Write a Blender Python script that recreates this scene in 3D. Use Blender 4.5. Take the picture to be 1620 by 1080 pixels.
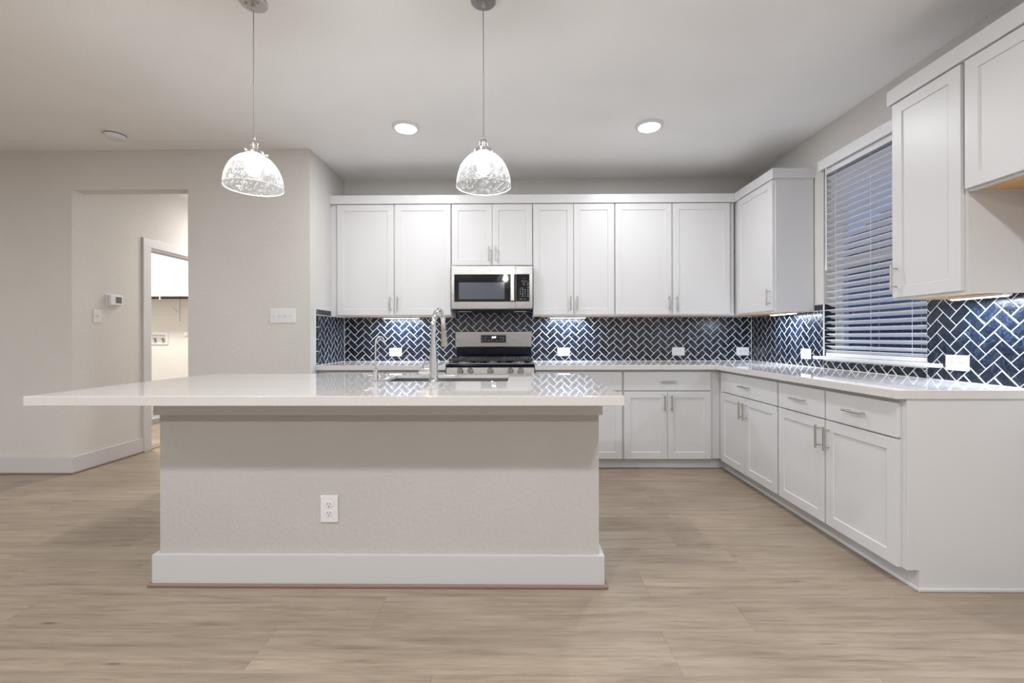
import bpy, bmesh, math, random
from mathutils import Vector, Matrix
random.seed(7)
for o in list(bpy.data.objects): bpy.data.objects.remove(o)
SC = bpy.context.scene; C = SC.collection

# ---------------------------------------------------------------- camera, world, exposure
cam = bpy.data.objects.new('camera', bpy.data.cameras.new('camera')); C.objects.link(cam)
cam.data.sensor_width = 36; cam.data.sensor_fit = 'HORIZONTAL'; cam.data.lens = 701.45/1620*36
cam.data.shift_y = -7.1/1620; cam.data.clip_start = .05
cam.matrix_world = Matrix.Translation((0, -4.4713, 1.1578)) @ Matrix.Rotation(.0110, 4, 'Z') @ Matrix.Rotation(math.pi/2, 4, 'X') @ Matrix.Rotation(-.0021, 4, 'Z')
SC.camera = cam
SC.view_settings.view_transform = 'Standard'; SC.view_settings.look = 'None'
SC.view_settings.gamma = 1; SC.view_settings.use_curve_mapping = False
SC.view_settings.exposure = 0.02
w = bpy.data.worlds.new('dusk'); SC.world = w; w.use_nodes = True
w.node_tree.nodes['Background'].inputs[0].default_value = (.22, .38, .85, 1)
w.node_tree.nodes['Background'].inputs[1].default_value = 1.0
WARM = (.965, .985, 1); COOL = (.72, .84, 1)
CAN_W = 14; BACK_W = 36; BULB = 165

# ---------------------------------------------------------------- helpers
class MB:
    """collects shapes in world coordinates into one mesh"""
    def __init__(s): s.bm = bmesh.new()
    def box(s, x0, x1, y0, y1, z0, z1, mi=0):
        if x0 > x1: x0, x1 = x1, x0
        if y0 > y1: y0, y1 = y1, y0
        v = [s.bm.verts.new(p) for p in ((x0,y0,z0),(x1,y0,z0),(x1,y1,z0),(x0,y1,z0),(x0,y0,z1),(x1,y0,z1),(x1,y1,z1),(x0,y1,z1))]
        for f in ((3,2,1,0),(4,5,6,7),(0,1,5,4),(1,2,6,5),(2,3,7,6),(3,0,4,7)):
            s.bm.faces.new([v[i] for i in f]).material_index = mi
        return s
    def face(s, pts, mi=0, smooth=False):
        f = s.bm.faces.new([s.bm.verts.new(p) for p in pts]); f.material_index = mi; f.smooth = smooth; return f
    def prism(s, poly, z0, z1, mi=0):
        """polygon in XY, counter-clockwise, extruded in Z"""
        a = [s.bm.verts.new((x,y,z0)) for x,y in poly]; b = [s.bm.verts.new((x,y,z1)) for x,y in poly]
        n = len(poly)
        s.bm.faces.new(a[::-1]).material_index = mi; s.bm.faces.new(b).material_index = mi
        for i in range(n): s.bm.faces.new((a[i],a[(i+1)%n],b[(i+1)%n],b[i])).material_index = mi
        return s
    def lathe(s, prof, c=(0,0,0), axis='Z', n=40, cap=True, smooth=True, mi=0):
        """profile of (radius, height) about an axis through c"""
        rings = []
        for r, h in prof:
            ring = []
            for k in range(n):
                a = 2*math.pi*k/n; p = (r*math.cos(a), r*math.sin(a), h)
                if axis == 'Y': p = (p[0], h, p[1])
                if axis == 'X': p = (h, p[0], p[1])
                ring.append(s.bm.verts.new((c[0]+p[0], c[1]+p[1], c[2]+p[2])))
            rings.append(ring)
        for a, b in zip(rings, rings[1:]):
            for k in range(n):
                f = s.bm.faces.new((a[k],a[(k+1)%n],b[(k+1)%n],b[k])); f.smooth = smooth; f.material_index = mi
        if cap:
            for ring in (rings[0], rings[-1]):
                f = s.bm.faces.new(ring); f.material_index = mi
        return s
    def cyl(s, a, b, r, n=20, r2=None, mi=0):
        return s.tube([a, b], [r, r if r2 is None else r2], n, mi)
    def tube(s, pts, r, n=14, mi=0):
        pts = [Vector(p) for p in pts]; R = r if isinstance(r, (list, tuple)) else [r]*len(pts)
        rings = []; up = None
        for i, p in enumerate(pts):
            t = (pts[min(i+1, len(pts)-1)] - pts[max(i-1, 0)]).normalized()
            if up is None:
                up = Vector((0,0,1)) if abs(t.z) < .9 else Vector((1,0,0))
            sx = t.cross(up).normalized(); up = sx.cross(t).normalized()
            rings.append([s.bm.verts.new(p + (sx*math.cos(2*math.pi*k/n) + up*math.sin(2*math.pi*k/n))*R[i]) for k in range(n)])
        for a, b in zip(rings, rings[1:]):
            for k in range(n):
                f = s.bm.faces.new((a[k],a[(k+1)%n],b[(k+1)%n],b[k])); f.smooth = True; f.material_index = mi
        s.bm.faces.new(rings[0]).material_index = mi; s.bm.faces.new(rings[-1]).material_index = mi
        return s
    def slab_hole(s, X0, X1, Y0, Y1, z0, z1, hx0, hx1, hy0, hy1):
        o = [(X0,Y0),(X1,Y0),(X1,Y1),(X0,Y1)]; h = [(hx0,hy0),(hx1,hy0),(hx1,hy1),(hx0,hy1)]
        V = {}
        for z in (z0, z1):
            V[z] = ([s.bm.verts.new((x,y,z)) for x,y in o], [s.bm.verts.new((x,y,z)) for x,y in h])
        for i in range(4):
            j = (i+1) % 4
            for z in (z0, z1): s.bm.faces.new((V[z][0][i],V[z][0][j],V[z][1][j],V[z][1][i]))
            s.bm.faces.new((V[z0][0][i],V[z0][0][j],V[z1][0][j],V[z1][0][i]))
            s.bm.faces.new((V[z0][1][i],V[z0][1][j],V[z1][1][j],V[z1][1][i]))
        return s
    def build(s, name, mat, parent=None, bevel=0, org=None, segs=2, smooth=False):
        bmesh.ops.recalc_face_normals(s.bm, faces=s.bm.faces)
        for e in s.bm.edges:
            if len(e.link_faces) == 2 and e.calc_face_angle(0) > .6: e.smooth = False
        if smooth:
            for f in s.bm.faces: f.smooth = True
        o_ = Vector((0,0,0))
        if parent is not None: o_ = world_loc(parent)
        elif org is not None: o_ = Vector(org)
        bmesh.ops.translate(s.bm, verts=s.bm.verts, vec=-o_)
        me = bpy.data.meshes.new(name); s.bm.to_mesh(me); s.bm.free()
        for m in (mat if isinstance(mat, (list, tuple)) else [mat]): me.materials.append(m)
        o = bpy.data.objects.new(name, me); C.objects.link(o)
        if parent is not None: o.parent = parent
        elif org is not None: o.location = org
        if bevel:
            b = o.modifiers.new('bevel', 'BEVEL'); b.width = bevel; b.segments = segs; b.limit_method = 'ANGLE'; b.angle_limit = math.radians(40)
            b.harden_normals = False
        return o

def world_loc(o):
    v = Vector((0,0,0))
    while o is not None: v += o.location; o = o.parent
    return v
def tag(o, label=None, cat=None, group=None, kind=None):
    if label: o['label'] = label
    if cat: o['category'] = cat
    if group: o['group'] = group
    if kind: o['kind'] = kind
    return o
def thing(name, label, cat, loc=(0,0,0), group=None):
    o = bpy.data.objects.new(name, None); C.objects.link(o); o.location = loc; o.empty_display_size = .1
    return tag(o, label, cat, group)
def struct(o): o['kind'] = 'structure'; return o
def turn(root, rz):
    """rotate a finished thing about its base"""
    root.rotation_euler.z = rz

# ---------------------------------------------------------------- materials
def mat(name, col=(.8,.8,.8), rough=.5, metal=0, spec=.5, coat=0):
    m = bpy.data.materials.new(name); m.use_nodes = True
    b = m.node_tree.nodes['Principled BSDF']
    b.inputs['Base Color'].default_value = (*col, 1); b.inputs['Roughness'].default_value = rough
    b.inputs['Metallic'].default_value = metal; b.inputs['Specular IOR Level'].default_value = spec
    if coat: b.inputs['Coat Weight'].default_value = coat; b.inputs['Coat Roughness'].default_value = .08
    return m
class NT:
    def __init__(s, m): s.nt = m.node_tree; s.b = m.node_tree.nodes.get('Principled BSDF'); s.out = m.node_tree.nodes['Material Output']
    def n(s, typ, props=None, **inp):
        x = s.nt.nodes.new(typ)
        for k, v in (props or {}).items(): setattr(x, k, v)
        for k, v in inp.items():
            key = k.replace('_', ' ')
            sock = x.inputs[int(k[1:])] if (k[0] == 'i' and k[1:].isdigit()) else x.inputs[key]
            if hasattr(v, 'is_output'): s.nt.links.new(v, sock)
            else: sock.default_value = v
        return x
    def link(s, a, b): s.nt.links.new(a, b)
    def math(s, op, a, b=None, c=None):
        x = s.nt.nodes.new('ShaderNodeMath'); x.operation = op
        for i, v in enumerate((a, b, c)):
            if v is None: continue
            if hasattr(v, 'is_output'): s.nt.links.new(v, x.inputs[i])
            else: x.inputs[i].default_value = v
        return x.outputs[0]
    def ramp(s, fac, stops):
        x = s.nt.nodes.new('ShaderNodeValToRGB'); s.nt.links.new(fac, x.inputs[0])
        e = x.color_ramp.elements
        while len(e) < len(stops): e.new(.5)
        for el, (p, c) in zip(e, stops): el.position = p; el.color = (*c, 1) if len(c) == 3 else c
        return x.outputs[0]
    def coords(s, scale=(1,1,1), out='Object', rot=(0,0,0)):
        t = s.n('ShaderNodeTexCoord'); mp = s.n('ShaderNodeMapping', None)
        s.link(t.outputs[out], mp.inputs[0]); mp.inputs['Scale'].default_value = scale; mp.inputs['Rotation'].default_value = rot
        return mp.outputs[0]
    def bump(s, h, strength=.3, dist=.002, normal=None):
        x = s.n('ShaderNodeBump', None, Height=h, Strength=strength, Distance=dist)
        s.link(x.outputs[0], s.b.inputs['Normal']); return x
def textured(name, col, rough=.85, scale=60, strength=.28, dist=.003, var=.03):
    m = mat(name, col, rough, spec=.3); t = NT(m)
    n1 = t.n('ShaderNodeTexNoise', None, Vector=t.coords(), Scale=scale, Detail=3.0, Roughness=.5, Distortion=.15)
    r = t.ramp(n1.outputs[0], [(.34, (0,0,0)), (.66, (1,1,1))])
    t.bump(r, strength, dist)
    n2 = t.n('ShaderNodeTexNoise', None, Vector=t.coords(), Scale=1.3, Detail=2.0)
    c = t.ramp(n2.outputs[0], [(.3, tuple(k*(1-var) for k in col)), (.7, tuple(min(1, k*(1+var)) for k in col))])
    t.link(c, t.b.inputs['Base Color'])
    return m
M = {}
M['wall'] = textured('wall_paint', (.66,.638,.615))
M['island'] = textured('island_wall_paint', (.52,.50,.487), scale=48)
M['ceiling'] = textured('ceiling_paint', (.88,.875,.86), scale=75, strength=.25)
M['white_wall'] = textured('laundry_wall_paint', (.74,.71,.67), strength=.2)
M['trim'] = mat('trim_paint', (.61,.60,.615), .42)
M['shoe_brown'] = mat('brown_shoe_wood', (.25,.172,.138), .5)
M['plastic'] = mat('white_plastic', (.74,.74,.75), .35)
M['plastic_grey'] = mat('mid_grey_plastic', (.55,.55,.55), .5)  # mid-grey plastic for screws, test button and valve box back
M['dark'] = mat('dark_slot', (.015,.015,.015), .6)
M['black_glass'] = mat('black_glass', (.008,.009,.012), .04, spec=.6)
M['enamel'] = mat('black_enamel', (.003,.005,.012), .10, spec=.25)
M['iron'] = mat('cast_iron', (.03,.03,.032), .42)
M['chrome'] = mat('chrome', (.78,.78,.80), .07, 1)
M['nickel'] = mat('brushed_nickel', (.56,.53,.50), .3, 1)
M['brass'] = mat('brass', (.55,.33,.10), .3, 1)
M['steel_sink'] = mat('sink_steel', (.50,.49,.48), .28, 1)
M['lcd'] = mat('grey_screen', (.10,.12,.11), .3)
M['rubber'] = mat('black_rubber', (.02,.02,.02), .7)
M['rod'] = mat('dark_bronze', (.045,.035,.03), .4, .6)
M['melamine'] = mat('melamine_shelf', (.70,.68,.64), .5)
M['cord'] = mat('grey_cord', (.42,.40,.39), .4)
M['pan'] = mat('grey_plastic', (.55,.57,.57), .4)
M['mw_mesh'] = mat('oven_window_mesh', (.10,.11,.13), .10)
# cabinet paint with very faint brush grain
m = mat('cabinet_paint', (.68,.675,.683), .36); t = NT(m)
n_ = t.n('ShaderNodeTexNoise', None, Vector=t.coords((60,60,4)), Scale=3.0, Detail=3.0)
t.bump(n_.outputs[0], .06, .001); M['cab'] = m
# maple underside
m = mat('maple_ply', (.70,.42,.18), .5); t = NT(m)
n_ = t.n('ShaderNodeTexNoise', None, Vector=t.coords((2,30,30)), Scale=3.0, Detail=4.0)
t.link(t.ramp(n_.outputs[0], [(.3, (.62,.36,.15)), (.7, (.78,.50,.24))]), t.b.inputs['Base Color']); M['maple'] = m
# brushed stainless
def steel(name, sc, col=(.44,.425,.415), rough=.28):
    m = mat(name, col, rough, 1); t = NT(m)
    n_ = t.n('ShaderNodeTexNoise', None, Vector=t.coords(sc), Scale=4.0, Detail=4.0)
    t.bump(n_.outputs[0], .05, .0005)
    t.link(t.ramp(n_.outputs[0], [(.3, (rough-.06,)*3), (.7, (rough+.08,)*3)]), t.b.inputs['Roughness'])
    t.b.inputs['Anisotropic'].default_value = .45
    tg = t.n('ShaderNodeTangent', {'direction_type': 'RADIAL', 'axis': 'Z'})
    t.link(tg.outputs[0], t.b.inputs['Tangent'])
    return m
M['steel'] = steel('stainless_steel', (2,40,160))
# quartz counter
m = mat('speckled_quartz', (.74,.715,.70), .035, spec=.5); t = NT(m)
v = t.n('ShaderNodeTexVoronoi', None, Vector=t.coords(), Scale=620.0)
n_ = t.n('ShaderNodeTexNoise', None, Vector=t.coords(), Scale=240.0, Detail=3.0, Roughness=.7)
sp = t.math('MULTIPLY', t.math('LESS_THAN', v.outputs['Distance'], .34), t.math('GREATER_THAN', n_.outputs[0], .53))
mx = t.n('ShaderNodeMix', {'data_type': 'RGBA'}); t.link(sp, mx.inputs['Factor'])
base = t.ramp(n_.outputs[0], [(.35, (.66,.635,.625)), (.65, (.73,.71,.70))])
t.link(base, mx.inputs[6]); mx.inputs[7].default_value = (.43,.39,.375,1)
t.link(mx.outputs[2], t.b.inputs['Base Color']); M['quartz'] = m
# navy handmade tile + grout
m = mat('navy_glazed_tile', (.01,.02,.045), .1, spec=.55); t = NT(m)
at = t.n('ShaderNodeAttribute', {'attribute_name': 'tile_rand'})
off = t.n('ShaderNodeVectorMath', {'operation': 'SCALE'}); t.link(at.outputs['Color'], off.inputs[0]); off.inputs['Scale'].default_value = 7
add = t.n('ShaderNodeVectorMath', {'operation': 'ADD'}); t.link(t.coords(), add.inputs[0]); t.link(off.outputs[0], add.inputs[1])
n1 = t.n('ShaderNodeTexNoise', None, Vector=add.outputs[0], Scale=34.0, Detail=4.0, Roughness=.6, Distortion=1.6)
c = t.ramp(n1.outputs[0], [(.35, (.005,.008,.016)), (.58, (.012,.019,.034)), (.80, (.06,.08,.115))])
sep = t.n('ShaderNodeSeparateColor'); t.link(at.outputs['Color'], sep.inputs[0])
br = t.math('MULTIPLY_ADD', sep.outputs[0], .7, .65)
mul = t.n('ShaderNodeVectorMath', {'operation': 'SCALE'}); t.link(c, mul.inputs[0]); t.link(br, mul.inputs['Scale'])
t.link(mul.outputs[0], t.b.inputs['Base Color'])
n2 = t.n('ShaderNodeTexNoise', None, Vector=add.outputs[0], Scale=22.0, Detail=2.0)
t.bump(n2.outputs[0], .5, .0022)
t.link(t.ramp(n1.outputs[0], [(.3, (.15,)*3), (.8, (.40,)*3)]), t.b.inputs['Roughness']); M['tile'] = m
M['grout'] = mat('white_grout', (.86,.86,.86), .8)
# wood plank floor
m = mat('oak_vinyl_plank', (.4,.33,.26), .42, spec=.4); t = NT(m)
tc = t.n('ShaderNodeTexCoord'); sx = t.n('ShaderNodeSeparateXYZ'); t.link(tc.outputs['Object'], sx.inputs[0])
PWID = .2295; PLEN = 1.52
yy = t.math('DIVIDE', t.math('ADD', sx.outputs[1], 2.724+PWID*60), PWID); row = t.math('FLOOR', yy); fy = t.math('FRACT', yy)
wn = t.n('ShaderNodeTexWhiteNoise', {'noise_dimensions': '1D'}); t.link(row, wn.inputs['W'])
xx = t.math('ADD', t.math('DIVIDE', t.math('ADD', sx.outputs[0], 40.0), PLEN), wn.outputs[0]); col_ = t.math('FLOOR', xx); fx = t.math('FRACT', xx)
cmb = t.n('ShaderNodeCombineXYZ'); t.link(row, cmb.inputs[0]); t.link(col_, cmb.inputs[1])
wn2 = t.n('ShaderNodeTexWhiteNoise', {'noise_dimensions': '3D'}); t.link(cmb.outputs[0], wn2.inputs['Vector'])
sc2 = t.n('ShaderNodeVectorMath', {'operation': 'SCALE'}); t.link(wn2.outputs['Color'], sc2.inputs[0]); sc2.inputs['Scale'].default_value = 30
ad2 = t.n('ShaderNodeVectorMath', {'operation': 'ADD'}); t.link(tc.outputs['Object'], ad2.inputs[0]); t.link(sc2.outputs[0], ad2.inputs[1])
def stretched(s): 
    q = t.n('ShaderNodeMapping'); t.link(ad2.outputs[0], q.inputs[0]); q.inputs['Scale'].default_value = s; return q.outputs[0]
g1 = t.n('ShaderNodeTexNoise', None, Vector=stretched((1.1,15,1)), Scale=2.0, Detail=9.0, Roughness=.70, Distortion=.45)
g2 = t.n('ShaderNodeTexNoise', None, Vector=stretched((7,210,1)), Scale=1.6, Detail=5.0, Roughness=.65)
g3 = t.n('ShaderNodeTexNoise', None, Vector=stretched((1.1,3.6,1)), Scale=1.7, Detail=3.0, Roughness=.5)
g4 = t.n('ShaderNodeTexNoise', None, Vector=stretched((1.7,44,1)), Scale=1.5, Detail=6.0, Roughness=.6, Distortion=.3)
c1 = t.ramp(g1.outputs[0], [(.25, (.168,.117,.080)), (.37, (.284,.221,.165)), (.50, (.348,.280,.215)), (.74, (.414,.343,.270))])
vv = t.math('MULTIPLY', t.math('MULTIPLY_ADD', g2.outputs[0], .44, .78), t.math('MULTIPLY_ADD', wn2.outputs['Value'], .10, .95))
vv = t.math('MULTIPLY', vv, t.math('MULTIPLY_ADD', g3.outputs[0], .50, .75))
st_ = t.ramp(g4.outputs[0], [(.28, (.66,)*3), (.42, (1,)*3)]); ss = t.n('ShaderNodeSeparateColor'); t.link(st_, ss.inputs[0])
vv = t.math('MULTIPLY', vv, ss.outputs[0])
# knots
wob = t.n('ShaderNodeVectorMath', {'operation': 'MULTIPLY_ADD'}); t.link(g4.outputs['Color'], wob.inputs[0]); wob.inputs[1].default_value = (.12, .12, 0); t.link(stretched((1.5,8.0,0)), wob.inputs[2])
kn = t.n('ShaderNodeTexVoronoi', None, Vector=wob.outputs[0], Scale=1.15)
kr = t.ramp(kn.outputs['Distance'], [(0.0, (.30,)*3), (.035, (.55,)*3), (.06, (.85,)*3), (.11, (1,)*3)])
ks = t.n('ShaderNodeSeparateColor'); t.link(kr, ks.inputs[0])
vv = t.math('MULTIPLY', vv, ks.outputs[0])
seam = t.math('MINIMUM', t.math('MULTIPLY', t.math('MINIMUM', fy, t.math('SUBTRACT', 1.0, fy)), PWID), t.math('MULTIPLY', t.math('MINIMUM', fx, t.math('SUBTRACT', 1.0, fx)), PLEN))
sm = t.ramp(t.math('MULTIPLY', seam, 300.0), [(.18, (.72,)*3), (.42, (1,)*3)])
sq = t.n('ShaderNodeSeparateColor'); t.link(sm, sq.inputs[0])
vv = t.math('MULTIPLY', vv, sq.outputs[0])
fin = t.n('ShaderNodeVectorMath', {'operation': 'SCALE'}); t.link(c1, fin.inputs[0]); t.link(vv, fin.inputs['Scale'])
t.link(fin.outputs[0], t.b.inputs['Base Color'])
t.bump(t.math('MULTIPLY', vv, 1.0), .25, .0012); M['floor'] = m
# glass
def glassy(name, white=.04, seeds=False, tint=(1,1,1)):
    m = bpy.data.materials.new(name); m.use_nodes = True; t = NT(m); t.nt.nodes.remove(t.b)
    tr = t.n('ShaderNodeBsdfTransparent'); tr.inputs[0].default_value = (*tint, 1)
    gl = t.n('ShaderNodeBsdfGlossy', None, Roughness=.02)
    lw0 = t.n('ShaderNodeLayerWeight', None, Blend=.5)
    frs = t.math('MULTIPLY_ADD', t.math('POWER', lw0.outputs['Facing'], 5.0), .92, .06)
    m1 = t.n('ShaderNodeMixShader'); t.link(frs, m1.inputs[0]); t.link(tr.outputs[0], m1.inputs[1]); t.link(gl.outputs[0], m1.inputs[2])
    last = m1.outputs[0]
    if seeds:
        df = t.n('ShaderNodeBsdfDiffuse'); df.inputs[0].default_value = (.9,.93,.95,1)
        tl = t.n('ShaderNodeBsdfTranslucent'); tl.inputs[0].default_value = (.9,.93,.95,1)
        mm = t.n('ShaderNodeMixShader'); mm.inputs[0].default_value = .5; t.link(df.outputs[0], mm.inputs[1]); t.link(tl.outputs[0], mm.inputs[2])
        v = t.n('ShaderNodeTexVoronoi', None, Vector=t.coords(), Scale=380.0)
        n_ = t.n('ShaderNodeTexNoise', None, Vector=t.coords(), Scale=60.0, Detail=2.0)
        sd = t.math('MULTIPLY', t.math('LESS_THAN', v.outputs['Distance'], .33), t.math('GREATER_THAN', n_.outputs[0], .50))
        lw = t.n('ShaderNodeLayerWeight', None, Blend=.35)
        edge = t.math('MULTIPLY', t.math('POWER', lw.outputs['Facing'], 3.0), .15)
        fac = t.math('MINIMUM', t.math('ADD', t.math('MULTIPLY_ADD', sd, .38, white), edge), .9)
        m2 = t.n('ShaderNodeMixShader'); t.link(fac, m2.inputs[0]); t.link(last, m2.inputs[1]); t.link(mm.outputs[0], m2.inputs[2]); last = m2.outputs[0]
    t.link(last, t.out.inputs[0]); return m
M['seeded_glass'] = glassy('seeded_glass', .02, True)
M['pane'] = glassy('window_glass', tint=(.9,.95,1))
def emis(name, col, s):
    m = bpy.data.materials.new(name); m.use_nodes = True; t = NT(m)
    t.b.inputs['Base Color'].default_value = (*col, 1); t.b.inputs['Emission Color'].default_value = (*col, 1); t.b.inputs['Emission Strength'].default_value = s
    return m
M['lens'] = emis('led_lens', (1, 1, 1), 25); M['bulb'] = emis('lit_bulb', (.98, .99, 1), BULB)
M['strip'] = emis('led_strip', COOL, 14); M['digits'] = emis('display_digits', (.62,.6,1), 6); M['ink'] = mat('pale_print', (.55,.58,.62), .5)

def area(name, loc, size, power, col, shape='DISK', rot=(0,0,0), size_y=None, spread=None):
    l = bpy.data.lights.new(name, 'AREA'); l.shape = shape; l.size = size; l.energy = power; l.color = col
    if size_y: l.size_y = size_y
    if spread: l.spread = spread
    o = bpy.data.objects.new(name, l); C.objects.link(o); o.location = loc; o.rotation_euler = rot; return o

# ================================================================ SETTING
H = .914; CZ = 2.755; XR = 2.354; XL = -1.75; YF = -.735; XH = -3.79
XO = -2.793; OT = 2.418; YB = -8.6; XW = -8.0
struct(MB().box(XW-.2, XR+.2, YB-.2, 3.4, -.1, 0).build('floor', M['floor']))
struct(MB().box(XW-.2, XR+.2, YB-.2, 3.4, CZ, CZ+.1).build('ceiling', M['ceiling']))
struct(MB().box(XL-.12, XR+.15, 0, .12, 0, CZ).build('wall_back', M['wall']))
struct(MB().box(XL-.12, XL, YF+.12, 0, 0, CZ).build('wall_left', M['wall']))
# wall with the hall opening
b = MB()
b.prism([(XW, YF), (XH, YF), (XH, YF+.12), (XW, YF+.12)], 0, CZ)
b.prism([(XO, YF), (XL, YF), (XL, YF+.12), (XO, YF+.12)], 0, CZ)
b.box(XH, XO, YF, YF+.12, OT, CZ)
struct(b.build('wall_hall_front', M['wall']))
# hall and laundry
DY0, DY1, DT = .066, .84, 2.085
b = MB().box(XH-.12, XH, YF+.12, DY0, 0, CZ).box(XH-.12, XH, DY1, 3.1, 0, CZ).box(XH-.12, XH, DY0, DY1, DT, CZ)
struct(b.build('wall_hall_left', M['wall']))
struct(MB().box(XO+.04, XO+.16, YF+.12, 3.1, 0, CZ).build('wall_hall_right', M['wall']))
struct(MB().box(XH-.12, XO+.16, 3.1, 3.22, 0, CZ).build('wall_hall_end', M['wall']))
struct(MB().box(-6.0, XH-.12, 1.85, 1.97, 0, CZ).build('wall_laundry_back', M['white_wall']))
struct(MB().box(-6.12, -6.0, -.3, 1.97, 0, CZ).build('wall_laundry_left', M['white_wall']))
struct(MB().box(-6.0, XH-.12, -.42, -.3, 0, CZ).build('wall_laundry_front', M['white_wall']))
# outer walls of the big room
struct(MB().box(XW-.12, XW, YB, YF+.12, 0, CZ).build('wall_far_left', M['wall']))
# wall behind the camera with two dusk windows
b = MB(); xs = [XW, -2.6, -.9, -.35, 1.35, XR+.15]
b.box(xs[0], xs[1], YB-.12, YB, 0, CZ); b.box(xs[2], xs[3], YB-.12, YB, 0, CZ); b.box(xs[4], xs[5], YB-.12, YB, 0, CZ)
for a_, c_ in ((xs[1], xs[2]), (xs[3], xs[4])): b.box(a_, c_, YB-.12, YB, 0, .75); b.box(a_, c_, YB-.12, YB, 2.15, CZ)
struct(b.build('wall_front', M['wall']))
M['blind'] = mat('white_blind', (.88,.88,.90), .42)
for k, (a_, c_) in enumerate(((xs[1], xs[2]), (xs[3], xs[4]))):
    fr = struct(MB().box(a_, a_+.06, YB-.1, YB-.05, .75, 2.15).box(c_-.06, c_, YB-.1, YB-.05, .75, 2.15).box(a_, c_, YB-.1, YB-.05, .75, .81).box(a_, c_, YB-.1, YB-.05, 2.09, 2.15).box(a_, c_, YB-.1, YB-.05, 1.42, 1.47).build('window_%d' % (k+2), M['trim'], org=((a_+c_)/2, YB, .75)))
    MB().box(a_+.05, c_-.05, YB-.085, YB-.08, .8, 2.1).build('pane', M['pane'], fr)
    rb = thing('window_blind', ['closed white blind on the first window of the wall behind the viewer', 'closed white blind on the second window of the wall behind the viewer'][k], 'blind', ((a_+c_)/2, YB-.03, .75))
    q = MB()
    for i in range(30): z_ = .76+i*.0458; q.face([(a_+.01, YB-.022, z_+.048), (c_-.01, YB-.022, z_+.048), (c_-.01, YB-.040, z_), (a_+.01, YB-.040, z_)])
    q.build('slats', M['blind'], rb); MB().box(a_+.005, c_-.005, YB-.045, YB-.002, 2.09, 2.145).build('valance', M['blind'], rb)
# right wall with the kitchen window opening
WY0, WY1, WZ0, WZ1 = -1.045, -1.906, 1.005, 2.44
b = MB().box(XR, XR+.15, WY0, .12, 0, CZ).box(XR, XR+.15, YB, WY1, 0, CZ).box(XR, XR+.15, WY1, WY0, 0, WZ0-.02).box(XR, XR+.15, WY1, WY0, WZ1, CZ)
struct(b.build('wall_right', M['wall']))
# window unit
wx0, wx1 = XR+.085, XR+.135
win = struct(MB().box(wx0, wx1, WY0, WY0-.075, WZ0, WZ1).box(wx0, wx1, WY1+.03, WY1, WZ0, WZ1).box(wx0, wx1, WY1+.03, WY0-.075, WZ0, WZ0+.045)
    .box(wx0, wx1, WY1+.03, WY0-.075, WZ1-.05, WZ1).box(wx0+.01, wx1, WY1+.03, WY0-.075, 1.70, 1.74).build('window_1', M['trim'], org=(XR+.1, (WY0+WY1)/2, WZ0), bevel=.003))
MB().box(wx0+.02, wx0+.026, WY1+.03, WY0-.075, WZ0+.04, WZ1-.05).build('pane', M['pane'], win)
MB().prism([(XR-.045, WY1-.1), (XR-.0085, WY1-.1), (XR-.0085, WY1), (XR+.085, WY1), (XR+.085, WY0), (XR-.0085, WY0), (XR-.0085, WY0+.065), (XR-.045, WY0+.065)][::1], WZ0-.022, WZ0).build('window_sill', M['plastic'], win, bevel=.004)
# baseboards
def bboard(name, pts, top=.14, th=.015):
    """a run of baseboard along axis-aligned wall faces: (x0,x1,y0,y1) boxes, brown shoe as its own part"""
    b = MB(); s = MB()
    for (x0, x1, y0, y1, nx, ny) in pts:
        b.box(x0 if nx <= 0 else x0, x1, y0, y1, 0.0, top)
    return b
b = MB().box(XW, XH+.014, YF-.014, YF, .012, .145).box(XH, XH+.014, YF, -.03, .012, .145)
bb = struct(b.build('baseboard_left', M['trim'], bevel=.002))
MB().box(XW, XH+.024, YF-.026, YF-.014, 0, .014).box(XH+.014, XH+.026, YF-.014, -.03, 0, .014).build('shoe_moulding', M['shoe_brown'], bb, bevel=.004)
b = MB().box(XO, XL, YF-.014, YF, .012, .145)
bb = struct(b.build('baseboard_pillar', M['trim'], bevel=.002))
MB().box(XO, XL, YF-.026, YF-.014, 0, .014).build('shoe_moulding', M['shoe_brown'], bb, bevel=.004)
# laundry door casing (door stands open inside, out of view)
dr = MB().box(XH, XH+.018, DY0-.095, DY0, 0, DT).box(XH, XH+.018, DY1, DY1+.095, 0, DT).box(XH, XH+.018, DY0-.095, DY1+.095, DT, DT+.09)
door = struct(dr.build('door_1', M['trim'], bevel=.002))
MB().box(XH-.13, XH+.002, DY0, DY0+.018, 0, DT).box(XH-.13, XH+.002, DY1-.018, DY1, 0, DT).box(XH-.13, XH+.002, DY0, DY1, DT-.018, DT).box(XH-.07, XH-.055, DY0+.018, DY1-.018, DT-.032, DT-.018).build('door_jamb', M['trim'], door, bevel=.001)
struct(MB().box(XH-.13, XH, DY0, DY1, 0, .006).build('trim_1', M['shoe_brown']))

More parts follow.
